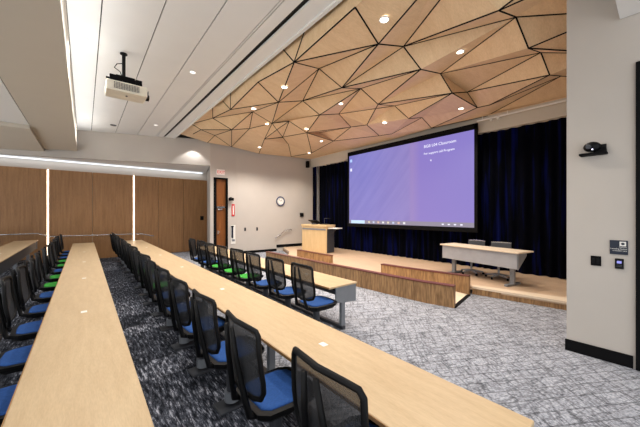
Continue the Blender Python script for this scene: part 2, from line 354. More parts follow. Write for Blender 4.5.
for g_ in PANELS:
    b = new_bm(); vm = {}
    for f_ in g_:
        for i_ in f_:
            if i_ not in vm: vm[i_] = (b.verts.new(pt(i_)), b.verts.new(pt(i_, .02)))
    cnt = {}
    for f_ in g_:
        b.faces.new([vm[i_][0] for i_ in f_]); b.faces.new([vm[i_][1] for i_ in f_][::-1])
        for q_ in range(3): cnt.setdefault(frozenset((f_[q_-1], f_[q_])), []).append((f_[q_-1], f_[q_]))
    for e_, l_ in cnt.items():
        if len(l_) == 1: i1, i2 = l_[0]; b.faces.new((vm[i1][0], vm[i2][0], vm[i2][1], vm[i1][1]))
    obj('facet_panel', b, M['facet'], can)
b = new_bm()
for i1, i2 in JOINTS: tube(b, [pt(i1,-.003), pt(i2,-.003)], .0115, 6)
obj('dark_joints', b, M['blackmat'], can)
obj('backing', B((6.06,6.35,.36), (6.36,11.9,.02)), M['blackmat'], can)

# ------------------------------------------------------------ recessed lights
def can_light(x, y, z, label, group, power, col, spot=2.2, r=.055, pname='downlight'):
    t = thing('ceiling_downlight', label, 'ceiling light', (x,y,z), 0, group)
    b = new_bm(); tube(b, [(math.cos(a_)*(r+.012), math.sin(a_)*(r+.012), -.004) for a_ in [2*PI*i_/20 for i_ in range(20)]], .012, 6, closed=True)
    obj('trim_ring', b, M['white_pl'], t)
    obj('lens', cyl(new_bm(), (0,0,-.004), r, .012), M['lamp'] if col[2] < .8 else M['lamp_dim'], t)
    return add_spot(x, y, z-.03, power, col, spot)
def add_spot(x, y, z, power, col, spot=1.9, blend=.7, r=.06, rot=None):
    L = bpy.data.lights.new('downlight_or_fill_lamp', 'SPOT'); L.energy = power; L.color = col; L.spot_size = spot; L.spot_blend = blend; L.shadow_soft_size = r
    o = bpy.data.objects.new('downlight_or_fill_lamp', L); C.objects.link(o); o.location = (x,y,z)
    if rot: o.rotation_euler = rot
    return o
WARM = (1,.89,.77); NEU = (1,.98,.96)
def canopy_z(x, y):
    for ar, p in tris:
        a_, b_, c_ = p
        d_ = (b_.y-c_.y)*(a_.x-c_.x)+(c_.x-b_.x)*(a_.y-c_.y)
        l1 = ((b_.y-c_.y)*(x-c_.x)+(c_.x-b_.x)*(y-c_.y))/d_; l2 = ((c_.y-a_.y)*(x-c_.x)+(a_.x-c_.x)*(y-c_.y))/d_
        if min(l1, l2, 1-l1-l2) >= -1e-6: return zb + l1*a_.z + l2*b_.z + (1-l1-l2)*c_.z
    return zb
for (x_, y_), lb in [((-.01,6.58), 'white downlight beside the bright cove edge, left of the projector'),
        ((1.83,6.59), 'white downlight in the panelled ceiling right of the projector'),
        ((1.93,11.35), 'white downlight at the far end of the panelled ceiling'),
        ((.03,11.9), 'small white downlight at the far end of the bright cove edge')]:
    can_light(x_, y_, ZC, lb, 'downlights in the white ceiling', 75, NEU)
for (x_, y_), lb in [((3.45,2.67), 'big bright downlight nearest the top of the timber canopy'),
        ((3.43,5.39), 'bright downlight in the canopy close to the white ceiling edge'),
        ((4.85,8.74), 'canopy downlight above the switches on the clock wall'),
        ((5.64,7.52), 'canopy downlight in the row above the clock'),
        ((5.7,10.9), 'canopy downlight highest up over the walnut door and switches'),
        ((7.09,8.49), 'canopy downlight above the lectern side of the stage'),
        ((8.06,10.52), 'lowest canopy downlight over the far stage corner'),
        ((5.35,2.41), 'canopy downlight above the right half of the projection screen'),
        ((7.96,3.56), 'canopy downlight just above the top right of the screen'),
        ((7.0,5.4), 'canopy downlight above the middle of the screen'),
        ((5.37,5.62), 'faint canopy downlight in the centre of the facets'),
        ((3.65,7.33), 'small canopy downlight near the white ceiling edge')]:
    can_light(x_, y_, canopy_z(x_, y_)-.005, lb, 'downlights in the timber canopy', 150, WARM)
# added lamps without fixtures, to light the seating rows
for x_, y_ in [(.3,3.6),(1.8,3.4),(.3,.8),(1.8,.6),(.3,8.6),(1.9,9),(-2.6,3),(-2.6,7),(-2.6,11)]:
    add_spot(x_, y_, ZC-.02, 60, NEU)
def area(x, y, z, sx, sy, power, col, rot):
    L = bpy.data.lights.new('cove_lamp', 'AREA'); L.shape = 'RECTANGLE'; L.size = sx; L.size_y = sy; L.energy = power; L.color = col
    o = bpy.data.objects.new('cove_lamp', L); C.objects.link(o); o.location = (x,y,z); o.rotation_euler = rot; return o
area(-.12, 5.3, 4.24, .08, 16, 34, (.93,.97,1), (0,PI+.12,0))                 # cove along the dropped beam, washing the panels
area(.9, WY-.09, 3.86, 7.3, .05, 7, (.93,.97,1), (-.35,0,0))                   # cove over the timber wall

add_spot(3.45, 12.3, 4.62, 16, NEU, 1.9, .4, .03, (.25,0,0))
add_spot(4.6, 10.6, 4.6, 90, NEU, 2.4); add_spot(6.6, 10.4, 4.6, 70, NEU, 2.4)  # added fill spots without fixtures, brightening the door and clock walls
# ------------------------------------------------------------ stage, ramp, parapets
st = thing('stage', 'low timber stage with striped riser in front of the navy curtain', 'stage', (6.5,3,0))
o_ = Vector((6.5,3,0))
def sp(poly): return [(x-o_.x, y-o_.y) for x, y in poly]
DECK = [(6.56,5.05),(6.60,4.4),(6.72,3.6),(6.87,2.86),(7.09,1.19),(7.12,.86),(9.68,.86),(9.68,11.95),(7.6,12.1),(7.0,10.6),(6.2,9.5),(5.36,9.4),(5.47,5.05)]
obj('stage_deck', prism(new_bm(), sp(DECK), .10, .17), M['stagefloor'], st)
obj('front_nosing', prism(new_bm(), sp([(6.87,2.82),(7.07,1.19),(7.10,.86),(7.42,.86),(7.40,1.22),(7.04,2.9)]), .13, .176), M['nosing'], st)
obj('front_riser', prism(new_bm(), sp([(6.87,2.82),(7.1,1.19),(7.12,.86),(7.3,.86),(7.1,2.9)]), 0, .13), M['riser'], st)
obj('side_riser', prism(new_bm(), sp([(7.62,12.1),(7.02,10.6),(6.22,9.5),(5.32,9.4),(5.5,9.3),(6.4,9.35),(7.2,10.5),(7.8,12.0)]), 0, .10), M['riser'], st)
rz_ = lambda x, y: max(.004, .17*min(1, (y+3-2.66)/2.4))
obj('ramp', prism(new_bm(), sp([(5.71,2.68),(6.71,2.86),(6.41,5.05),(5.48,5.05)]), 0, rz_), M['nosing'], st)
obj('ramp_threshold', prism(new_bm(), sp([(5.58,2.60),(6.74,2.80),(6.73,2.87),(5.58,2.67)]), 0, .014), M['blackmat'], st)
def parapet(pts, label, z0=0.0, top=.435, w=.12):
    t = thing('ramp_parapet', label, 'parapet', (pts[0][0], pts[0][1], 0), 0, 'low parapets edging the ramp')
    ox, oy = pts[0]
    def band(w0, w1):
        L_, R_ = [], []
        for i_, p in enumerate(pts):
            a_ = Vector(pts[max(0, i_-1)]); c_ = Vector(pts[min(len(pts)-1, i_+1)]); t_ = (c_-a_).normalized(); nn = Vector((-t_.y, t_.x))
            L_.append((p[0]+nn.x*w0-ox, p[1]+nn.y*w0-oy)); R_.append((p[0]+nn.x*w1-ox, p[1]+nn.y*w1-oy))
        return L_ + R_[::-1]
    obj('striped_body', prism(new_bm(), band(0, w), z0, top-.022), M['riser'], t)
    obj('cap_rail', prism(new_bm(), band(-.012, w+.012), top-.022, top), M['cap'], t)
parapet([(5.2,9.45),(5.23,8.5),(5.26,7.5),(5.28,6.2),(5.33,4.9),(5.37,4.0),(5.43,3.2),(5.56,2.62)], 'long curved striped timber parapet along the front of the ramp')
parapet([(6.42,5.08),(6.46,4.4),(6.58,3.6),(6.73,2.83)], 'short striped timber parapet behind the ramp, left of the stage table', .0)
parapet([(6.43,9.2),(6.40,7.2)], 'short timber parapet on the stage just in front of the lectern', .171)

# curtain: one folded sheet, with a narrow leg at its left end
def curtain(y0, y1, x, z0, z1, amp, per):
    bm = new_bm(); n = int((y1-y0)/.035); rows = 5; g = []
    ph = 0
    for i_ in range(n+1):
        y = y0+(y1-y0)*i_/n; ph += 2*PI*.035/(per*(1+.25*math.sin(y*3.1)))
        g.append([bm.verts.new((x + amp*math.sin(ph)*(1 - .25*j/rows) + .02*math.sin(y*7), y, z0+(z1-z0)*j/rows)) for j in range(rows+1)])
    for i_ in range(n):
        for j in range(rows): bm.faces.new((g[i_][j], g[i_+1][j], g[i_+1][j+1], g[i_][j+1]))
    back = [bm.verts.new(v_.co + Vector((.012,0,0))) for col in g for v_ in col]
    R_ = rows+1
    for i_ in range(n):
        for j in range(rows):
            bm.faces.new((back[i_*R_+j], back[i_*R_+j+1], back[(i_+1)*R_+j+1], back[(i_+1)*R_+j]))
    return bm
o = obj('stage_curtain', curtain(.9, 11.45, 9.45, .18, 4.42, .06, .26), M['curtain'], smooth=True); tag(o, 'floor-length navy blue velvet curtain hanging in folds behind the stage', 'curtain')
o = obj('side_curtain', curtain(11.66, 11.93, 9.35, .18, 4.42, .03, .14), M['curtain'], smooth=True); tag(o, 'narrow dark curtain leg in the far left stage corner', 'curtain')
o = obj('curtain_pole', cyl(new_bm(), (9.4,11.56,2.25), .025, 4.1), M['grey']); tag(o, 'thin grey upright between the narrow curtain leg and the wide curtain', 'pole')
t = thing('lighting_track', 'slim ceiling track with small fixtures above the curtain, right of the screen', 'lighting track', (9.1,2.3,4.62))
obj('rail', B((0,0,0), (.04,2.6,.035)), M['white_pl'], t)
for y_ in (1.15,.5,-.9): obj('stem', cyl(new_bm(), (0,y_,.06), .008, .1, seg=8), M['white_pl'], t)
for y_ in (.9,.72): obj('spot_head', cyl(new_bm(), (-.02,y_,-.06), .035, .1, 'X', 12), M['white_pl'], t)

# ------------------------------------------------------------ projection screen
sc = thing('projection_screen', 'large black-framed projection screen showing a purple computer desktop', 'screen', (9.1,8.95,1.42))
W_, H_ = 5.28, 2.97
yy = lambda u: -u        # along the screen, to the viewer's right = -Y
b = new_bm()
add_box(b, (.02, -W_/2, H_/2+.03), (.02, W_+.18, H_+.3)); obj('backing', b, M['blackmat'], sc)
b = new_bm()
add_box(b, (0, .045, H_/2+.02), (.05, .09, H_+.3)); add_box(b, (0, -W_-.045, H_/2+.02), (.05, .09, H_+.3))
add_box(b, (0, -W_/2, H_+.11), (.05, W_+.18, .14)); add_box(b, (0, -W_/2, -.085), (.07, W_+.2, .13), bev=.015); obj('border', b, M['blackmat'], sc)
for y_ in (-.6,-W_+.6): obj('mount_bracket', B((.11, y_, 3.0), (.14,.08,.10)), M['blackmat'], sc)
k = NT('projected_desktop')
tc = k.n('ShaderNodeTexCoord'); mp = k.n('ShaderNodeMapping'); k.l(tc.outputs['Object'], mp.inputs['Vector'])
sx2 = k.n('ShaderNodeSeparateXYZ'); k.l(mp.outputs[0], sx2.inputs[0])
def mm(op, a, b=None):
    m = k.n('ShaderNodeMath', operation=op)
    for i_, q in enumerate((a, b)):
        if q is None: continue
        if hasattr(q, 'is_linked'): k.l(q, m.inputs[i_])
        else: m.inputs[i_].default_value = q
    return m.outputs[0]
uu = mm('DIVIDE', sx2.outputs[1], -W_)
base = k.ramp(uu, [(0, lin((124,122,196))), (.2, lin((134,130,204))), (.56, lin((148,132,194))), (.60, lin((156,134,196))), (.66, lin((141,124,202))), (1, lin((139,126,204)))])

mp2 = k.n('ShaderNodeMapping'); mp2.inputs['Rotation'].default_value = (.85,0,0)
k.l(tc.outputs['Object'], mp2.inputs['Vector'])
mp3 = k.n('ShaderNodeMapping'); mp3.inputs['Scale'].default_value = (1,.25,3.2); k.l(mp2.outputs[0], mp3.inputs['Vector'])
streak = k.noise(mp3.outputs[0], 1.4, 3, .55)
lm = mm('LESS_THAN', uu, .58)
col = k.mix(mm('MULTIPLY', lm, .25), base, k.ramp(streak, [(.35, lin((112,110,190))), (.7, lin((164,158,226)))]))
zf = mm('DIVIDE', sx2.outputs[2], H_)
col = k.mix(mm('MULTIPLY', mm('SUBTRACT', 1.0, zf), .25), col, lin((166,146,206)))
k.l(col, k.b.inputs['Emission Color']); k.b.inputs['Emission Strength'].default_value = .50
k.b.inputs['Base Color'].default_value = (.02,.02,.02,1); k.b.inputs['Specular IOR Level'].default_value = .1
obj('desktop_image', B((-.004, -W_/2, H_/2), (.02, W_, H_)), k.m, sc)
scW = emit('screen_white', (232,232,250), .6); scT = emit('screen_taskbar', (148,140,160), .48); scS = emit('screen_searchbox', (196,222,252), .58)
tb = obj('taskbar', B((-.016, -W_/2, .075), (.006, W_, .15)), scT, sc)
obj('search_box', B((-.021, -.52, .075), (.006, .78, .13)), scS, tb)
for i_ in range(8): obj('taskbar_icon', B((-.021, -1.15-.24*i_, .075), (.006, .09, .07), bev=.002), emit('icon_%d' % i_, [(232,220,190),(200,210,240),(230,190,170),(240,240,240)][i_ % 4], .52), tb)
for i_ in range(4): obj('tray_icon', B((-.021, -4.3-.2*i_, .075), (.006, .07, .04)), scW, tb)
obj('desktop_icon', B((-.018, -.12, H_-.22), (.006, .12, .12), bev=.002), emit('icon_blue', (170,200,250), .6), sc)
obj('desktop_icon', B((-.018, -.12, H_-.62), (.006, .1, .12), bev=.002), scW, sc)
obj('cursor_mark', B((-.018, -3.88, 2.24), (.006, .035, .05)), scW, sc)
text_obj('title_text', 'BGB L04 Classroom', .135, scW, sc, frame((-.02, -3.62, 2.70), (0,-1,0), (0,0,1)))
text_obj('support_text', 'For support call Program', .105, scW, sc, frame((-.02, -3.62, 2.46), (0,-1,0), (0,0,1)))
#obj('top_housing', B((.05, -W_/2, H_+.32), (.14, W_+.3, .3)), M['blackmat'], sc)

# ------------------------------------------------------------ lectern
lc = thing('lectern', 'maple lectern cabinet with grey band, on the stage left of the screen', 'lectern', (7.72,9.77,.171), .12)
# local: +Y along its width, -X is the face towards the seats
obj('cabinet', B((.25,0,.55), (.5,1.5,1.1), bev=.006), M['lectwood'], lc)
obj('grey_band', B((-.003,0,1.0), (.03,1.42,.07)), M['grey'], lc)
obj('top_board', B((.25,0,1.15), (.56,1.58,.09), bev=.01), M['lectwood'], lc)
obj('side_panel', B((.25,-.762,.52), (.44,.02,1.0)), M['darkgrey'], lc)
obj('side_shelf', B((.25,-1.02,1.06), (.36,.48,.035), bev=.006), M['white_pl'], lc)
b = new_bm(); tube(b, [(.25,-.77,.78),(.25,-1.1,1.04)], .012); obj('shelf_bracket', b, M['darkgrey'], lc)
Rl = lc.rotation_euler.z
def on_lectern(x, y): return (7.72+math.cos(Rl)*x-math.sin(Rl)*y, 9.77+math.sin(Rl)*x+math.cos(Rl)*y, .17+1.199)
t = thing('touch_monitor', 'low tilted flat monitor lying back on the lectern top', 'monitor', on_lectern(.34,.28), Rl)
obj('display', B((0,0,.11), (.34,.56,.03), bev=.006, rot=Matrix.Rotation(.45,4,'Y')), M['black'], t)
obj('screen_glass', B((.007,0,.127), (.30,.52,.006), rot=Matrix.Rotation(.45,4,'Y')), M['white_pl'], t)
obj('foot', B((.02,0,.03), (.2,.24,.06), bev=.01), M['darkgrey'], t)
t = thing('document_camera', 'dark document camera with a thin horizontal arm on the lectern', 'document camera', on_lectern(.36,-.32), Rl)
obj('base', B((0,0,.02), (.3,.34,.04), bev=.008), M['black'], t)
b = new_bm(); tube(b, [(.1,.1,.04),(.1,.12,.26),(.05,-.16,.27)], .013); obj('arm', b, M['darkgrey'], t)
obj('head', B((.04,-.2,.265), (.07,.12,.04), bev=.008), M['black'], t)
o = obj('keyboard', B((.0,.0,.012), (.10,.30,.022), bev=.005), M['darkgrey']); o.location = on_lectern(.10,.45) if 0 else on_lectern(.06,.02); o.rotation_euler.z = Rl; o.location.y += .0
tag(o, 'small grey keyboard near the front edge of the lectern', 'keyboard')

# ------------------------------------------------------------ stage table + chairs
tl = thing('stage_table', 'long table with maple top and grey modesty panel on the stage', 'table', (7.88,3.03,.171), -.216)
# local Y along its length, -X towards the seats
obj('tabletop', B((.05,0,.795), (.62,2.1,.035), bev=.008), M['nosing'], tl)
obj('modesty_panel', B((-.20,0,.60), (.03,1.98,.36), bev=.004), M['palegrey'], tl)
for s_ in (-1,1):
    q = obj('end_bracket', prism(new_bm(), [(-.2,-.012),(.14,-.012),(.14,.012),(-.2,.012)], lambda x, y: .37+(x+.2)*.9+.04, .777), M['grey'], tl); q.location.y = s_*1.0
    q = obj('leg', B((0,s_*.78,.40), (.07,.10,.74), bev=.008), M['grey'], tl)
    q = obj('foot', B((0,s_*.78,.025), (.56,.08,.05), bev=.015), M['grey'], tl)
def swivel(x, y, rz, label):
    t = thing('swivel_chair', label, 'chair', (x,y,.17), rz, 'swivel chairs behind the stage table')
    b = new_bm()
    for i_ in range(5):
        a_ = 2*PI*i_/5+.3; tube(b, [(0,0,.11),(math.cos(a_)*.29, math.sin(a_)*.29, .07)], [.03,.017], 8)
    obj('star_base', b, M['palegrey'], t)
    for i_ in range(5):
        a_ = 2*PI*i_/5+.3; obj('caster', cyl(new_bm(), (math.cos(a_)*.29, math.sin(a_)*.29, .03), .028, .04, 'Y', 12), M['blackmat'], t)
    b = new_bm(); cyl(b, (0,0,.26), .025, .32, seg=12); obj('gas_column', b, M['palegrey'], t)
    obj('seat', B((0,0,.45), (.48,.48,.06), bev=.025, seg=3), M['darkgrey'], t)
    b = new_bm(); n = 8
    for i_ in range(n):
        y0, y1 = -.23+.46*i_/n, -.23+.46*(i_+1)/n
        f_ = lambda y: .24 - .5*y*y
        vs_ = [b.verts.new(c_) for c_ in [(f_(y0),y0,.50),(f_(y1),y1,.50),(f_(y1)+.05,y1,.90),(f_(y0)+.05,y0,.90),(f_(y0)+.02,y0,.50),(f_(y1)+.02,y1,.50),(f_(y1)+.07,y1,.90),(f_(y0)+.07,y0,.90)]]
        for q_ in ((0,1,2,3),(4,7,6,5),(3,2,6,7),(0,4,5,1),(0,3,7,4),(1,5,6,2)): b.faces.new([vs_[w_] for w_ in q_])
    obj('backrest', b, M['darkgrey'], t)
    b = new_bm(); tube(b, [(.295,-.23,.905),(.31,-.1,.912),(.315,0,.914),(.31,.1,.912),(.295,.23,.905)], .014, 6); obj('top_rail', b, M['chrome'], t)
    for s_ in (-1,1):
        b = new_bm(); tube(b, [(.1,s_*.25,.45),(.1,s_*.29,.62),(-.08,s_*.29,.64)], .014, 6); obj('armrest', b, M['chrome'], t)
    b = new_bm(); tube(b, [(.05,0,.43),(.26,0,.44),(.29,0,.6)], .018, 6); obj('back_support', b, M['chrome'], t)
swivel(8.33,3.44,-.1,'left of the two grey swivel chairs behind the stage table')
swivel(8.26,2.74,.12,'right of the two grey swivel chairs behind the stage table')

# ------------------------------------------------------------ seating rows
def desk_row(x0, x1, y0, y1, z, label, ncov, offs, near_end):
    t = thing('row_desk', label, 'desk', ((x0+x1)/2, (y0+y1)/2, z), 0, 'long maple row desks')
    w, Lh = x1-x0, (y1-y0)/2
    obj('desktop', B((0,0,.722), (w, 2*Lh, .03), bev=.006), M['desk'], t)
    obj('edge_band', B((-w/2-.002,0,.722), (.008, 2*Lh-.03, .024)), M['desk_edge'], t)
    obj('floor_rail', B((.05,0,.035), (.07, 2*Lh-.1, .05), bev=.008), M['darkgrey'], t)
    n = max(2, round(2*Lh/2.2)+1)
    for i_ in range(n):
        y = -Lh+.09 + (2*Lh-.18)*i_/(n-1)
        obj('leg', B((.05,y,.385), (.08,.06,.65), bev=.008), M['grey'], t)
    for s_ in (-1,1):
        q = obj('end_panel', prism(new_bm(), [(-.16,-.012),(w/2-.02,-.012),(w/2-.02,.012),(-.16,.012)], lambda x, y: .43 if x > 0 else .47, .706), M['grey'], t); q.location.y = s_*(Lh-.02)
    obj('modesty_panel', B((w/2-.05,0,.57), (.02, 2*Lh-.06, .27)), M['darkgrey'], t)
    obj('cable_tray', B((.08,0,.62), (.16, 2*Lh-.3, .05), bev=.01), M['blackmat'], t)
    for y in offs:
        q = obj('power_cover', B((0.02,y-(y0+y1)/2,.7375), (.055,.07,.006), bev=.002, seg=1), M['white_pl'], t); q['label'] = 'small white power cover'
desk_row(-.332,.282,.45,14.0,0,'long maple desk running up the middle of the left seating block, nearest the camera',0,[4.19,6.36,8.5,10.7],1)
desk_row(1.225,1.865,.446,14.1,0,'longest maple desk, crossing the picture to its lower right',0,[1.85,4.15,6.4,8.6,10.8],1)
desk_row(2.83,3.43,3.2,9.95,0,'maple desk of the front row, with its grey end panel facing the stage ramp',0,[4.2,6.5,8.7],1)
desk_row(-1.86,-1.27,4.6,14.2,.17,'maple desk on the raised tier at the left edge',0,[7,10],1)

# fixed swing-out mesh chair, facing +X, origin on the floor under the seat centre
def back_outline(n=44):
    pts = []
    prof = [(0,1.125),(.16,1.122),(.232,1.11),(.252,1.08),(.256,.98),(.265,.87),(.268,.79),(.258,.72),(.222,.665),(.15,.64),(0,.632)]
    full = prof + [(-a_, b_) for a_, b_ in prof[-2:0:-1]]
    return full
def back_x(y, z):      # lean back with height, wings curve forward
    return -.225 - .18*(z-.55)*.62 - .03*math.sin((z-.55)*5) + .75*y*y
def make_chair(fab, label, group):
    t = thing('mesh_chair', label, 'chair', (0,0,0), 0, group)
    # seat shell
    b = new_bm(); out = []
    prof = [(-.21,-.17),(-.22,0),(-.21,.17),(-.15,.225),(0,.24),(.18,.235),(.255,.19),(.28,.08),(.28,-.08),(.255,-.19),(.18,-.235),(0,-.24),(-.15,-.225)]
    rings = []
    for (z, k_) in ((.455,.55),(.468,.88),(.50,1.01),(.538,1.04)):
        rings.append([b.verts.new((x*k_, y*k_, z + (.012 if False else 0))) for x, y in prof])
    for r0, r1 in zip(rings, rings[1:]):
        for i_ in range(len(prof)): b.faces.new((r0[i_], r0[(i_+1) % len(prof)], r1[(i_+1) % len(prof)], r1[i_]))
    b.faces.new(rings[0][::-1]); b.faces.new(rings[-1]); obj('seat_shell', b, M['black'], t)
    b = new_bm(); rings = []
    for (z, k_) in ((.53,.86),(.542,.86),(.550,.82),(.551,.7),(.546,.4)):
        rings.append([b.verts.new((x*k_+.004, y*k_, z)) for x, y in prof])
    for r0, r1 in zip(rings, rings[1:]):
        for i_ in range(len(prof)): b.faces.new((r0[i_], r0[(i_+1) % len(prof)], r1[(i_+1) % len(prof)], r1[i_]))
    b.faces.new(rings[0][::-1]); b.faces.new(rings[-1]); obj('seat_cushion', b, fab, t, smooth=True)
    ol = back_outline()
    b = new_bm(); tube(b, [(back_x(y, z), y, z) for y, z in ol], .017, 8, closed=True); obj('back_frame', b, M['black'], t, smooth=True)
    b = new_bm(); tubez = [1.115,1.04,.97,.90,.83,.76,.70,.642]
    def hw(z):
        P_ = [(1.125,.15),(1.11,.232),(1.08,.252),(.98,.256),(.87,.265),(.79,.268),(.72,.258),(.665,.222),(.64,.15),(.632,.02)]
        for (za, wa), (zb_, wb) in zip(P_, P_[1:]):
            if zb_ <= z <= za: return wb + (wa-wb)*(z-zb_)/(za-zb_)
        return .02
    ny = 8; g = [[b.verts.new((back_x(hw(z)*(2*j/ny-1), z)+.004, hw(z)*(2*j/ny-1), z)) for j in range(ny+1)] for z in tubez]
    for i_ in range(len(tubez)-1):
        for j in range(ny): b.faces.new((g[i_][j], g[i_][j+1], g[i_+1][j+1], g[i_+1][j]))
    obj('mesh_panel', b, M['mesh'], t, smooth=True)
    for s_ in (-1,1):
        b = new_bm(); tube(b, [(-.16,s_*.13,.49),(-.25,s_*.125,.52),(-.275,s_*.105,.64),(-.318,s_*.07,.90),(-.34,s_*.045,1.10)], [.022,.024,.021,.018,.015], 8); obj('back_upright', b, M['black'], t, smooth=True)
    b = new_bm(); cyl(b, (.02,0,.28), .05, .32, seg=16); cyl(b, (.02,0,.445), .09, .03, seg=16); obj('support_column', b, M['darkgrey'], t)
    b = new_bm(); add_box(b, (.17,0,.09), (.3,.09,.08), bev=.02); cyl(b, (.02,0,.10), .07, .1, seg=16); obj('swing_arm', b, M['grey'], t)
    obj('base_plate', B((.02,0,.012), (.30,.20,.022), bev=.008), M['darkgrey'], t)
    return t
protos = {}
used = set()
def chair(kind, x, y, rz, label, group, z=0):
    if kind not in protos:
        protos[kind] = make_chair(M['green_fab'] if kind == 'green' else M['blue_fab'], '', group)
    o = protos[kind]
    if kind in used: o = copy_tree(protos[kind])
    used.add(kind)
    o.location = (x,y,z); o.rotation_euler = (0,0,rz); o['label'] = label; o['group'] = group
ordw = ['nearest','second','third','fourth','fifth','sixth','seventh','eighth','ninth','tenth','eleventh','twelfth','thirteenth','fourteenth','fifteenth','sixteenth','seventeenth']
rnd = random.Random(7)
rows = [
 ('middle row, left of the longest desk', 1.08, [1.05+.81*i_ for i_ in range(16)], {6,8}, 0),
 ('left row, beside the nearest desk', -.42, [2.1+.85*i_ for i_ in range(14)], {6,7,9,10}, 0),
 ('front row, by the desk with the grey end panel', 2.63, [3.31+.76*i_ for i_ in range(8)], {3,4,5}, 0),
]
for nm, x, ys, green, z in rows:
    for i_, y in enumerate(ys):
        xo = .06*min(1, i_/8) if x < 0 else (.07 if i_ == 0 and x < 2 else 0)
        kd = 'green' if i_ in green else 'blue'
        lb = 'black mesh chair, %s seat, %s from the camera in the %s' % (kd, ordw[i_], nm.split(',')[0])
        chair(kd, x + xo + rnd.uniform(-.02,.02), y, (.07 if .5 < x < 2 else .03) + rnd.uniform(-.09,.09), lb, 'mesh chairs in the '+nm.split(',')[0], z)
for i_, y in enumerate([12.4,13.2,14.0]):
    chair('blue', -2.02, y, rnd.uniform(-.1,.1), 'black mesh chair on the raised tier at the far left, %s from the camera' % ordw[i_], 'mesh chairs on the raised tier', .17)

# handrail along the far wall
t = thing('handrail', 'thin metal handrail running along the oak wall behind the desks', 'handrail', (0,14.5,0))
b = new_bm(); tube(b, [(-3.2,0,1.12),(-1.3,0,1.12),(-1.0,0,1.0),(1.9,0,.97),(2.35,-.2,.86)], .019, 8); obj('rail', b, M['chrome'], t, smooth=True)
for x_ in (-2.6,-.6,.8,1.9):
    b = new_bm(); tube(b, [(x_,.22,.9+(.14 if x_ < -1.2 else 0)),(x_,.02,.92+(.14 if x_ < -1.2 else 0)),(x_,0,.97+(.14 if x_ < -1.2 else 0))], .01, 6); obj('bracket', b, M['chrome'], t)
t = thing('stair_handrail', 'short bent metal handrail on the clock wall by the stage steps', 'handrail', (0,0,0))
wy = lambda x: ywall(x)-.08
b = new_bm(); tube(b, [(7.2,wy(7.2),.64),(7.3,wy(7.3),.72),(7.75,wy(7.75),1.02),(8.05,wy(8.05),1.05),(8.1,wy(8.1),1.0)], .022, 8); obj('rail', b, M['chrome'], t, smooth=True)
for x_, z_ in ((7.45,.82),(7.95,1.04)):
    b = new_bm(); tube(b, [(x_,ywall(x_),z_-.07),(x_,wy(x_),z_-.07),(x_,wy(x_),z_)], .012, 6); obj('bracket', b, M['chrome'], t)

# ------------------------------------------------------------ wall things
# wall frame for the clock wall
ang = math.atan2(-.0976, 1)
def wallthing(name, label, cat, x, z, group=None):
    return thing(name, label, cat, (x, ywall(x) if x > 5.3 else 12.4, z), ang if x > 5.3 else 0, group)
t = wallthing('exit_sign', 'small white exit sign with red letters above the walnut door', 'exit sign', 4.6, 3.66)
obj('housing', B((0,-.02,0), (.34,.04,.24), bev=.006), M['white_pl'], t)
text_obj('letters', 'EXIT', .17, M['exit'], t, frame((0,-.043,-.06), (1,0,0), (0,0,1)), 'CENTER')
t = wallthing('wall_camera', 'black swivel camera on the white wall right of the walnut door', 'camera', 5.04, 2.5)
obj('bracket', B((0,-.03,0), (.1,.06,.16), bev=.01), M['black'], t)
obj('body', B((-.02,-.14,-.02), (.2,.18,.13), bev=.03), M['blackmat'], t)
t = wallthing('extinguisher_sign', 'tall red sign with pale centre on the white wall beside the walnut door', 'sign', 5.16, 2.0)
obj('plate', B((0,-.015,0), (.14,.03,.54), bev=.01), M['red'], t); obj('pale_stripe', B((0,-.032,0), (.05,.006,.40), bev=.001, seg=1), M['white_pl'], t)
t = wallthing('wall_fixture', 'narrow dark fixture on a white backing below the red sign', 'wall fixture', 5.14, .98)
obj('backing', B((.02,-.01,-.08), (.22,.02,.84), bev=.003), M['white_pl'], t)
obj('body', B((-.03,-.05,.02), (.07,.08,.50), bev=.02), M['navy'], t); obj('knob', B((-.03,-.06,.29), (.1,.1,.06), bev=.02), M['blackmat'], t)
obj('small_label', B((.03,-.022,-.34), (.13,.006,.09)), M['grey'], t)
for x_, w_ in ((5.72,'left'),(6.3,'right')):
    t = wallthing('wall_switch', '%s of the two small dark wall switches under the clock wall, beside the door' % w_, 'wall switch', x_, 1.12, 'switches on the clock wall')
    obj('plate', B((0,-.008,0), (.08,.016,.16), bev=.003), M['darkgrey'], t); obj('rocker', B((0,-.018,0), (.035,.01,.07), bev=.002), M['black'], t)
t = wallthing('wall_clock', 'round dark-rimmed wall clock with a white face', 'clock', 7.51, 2.46)
b = new_bm(); tube(b, [(math.cos(a_)*.21,-.03,math.sin(a_)*.21) for a_ in [2*PI*i_/28 for i_ in range(28)]], .032, 8, closed=True); obj('rim', b, M['clockblue'], t, smooth=True)
obj('face', cyl(new_bm(), (0,-.018,0), .20, .03, 'Y', 28), M['white_pl'], t)
b = new_bm()
for i_ in range(12):
    a_ = 2*PI*i_/12; add_box(b, (math.cos(a_)*.145,-.035,math.sin(a_)*.145), (.02,.004,.02))
obj('hour_marks', b, M['black'], t)
obj('hour_hand', B((.03,-.037,.03), (.09,.004,.016), rot=Matrix.Rotation(-.8,4,'Y')), M['black'], t); obj('minute_hand', B((-.04,-.04,.04), (.012,.004,.13), rot=Matrix.Rotation(-.8,4,'Y')), M['black'], t)
t = wallthing('wall_panel', 'small black control box on the clock wall above the lectern', 'control box', 8.72, 1.78)
obj('box', B((0,-.025,0), (.2,.05,.2), bev=.008), M['black'], t)
t = wallthing('wall_speaker', 'small black speaker hanging high in the corner by the curtain', 'speaker', 9.02, 4.42)
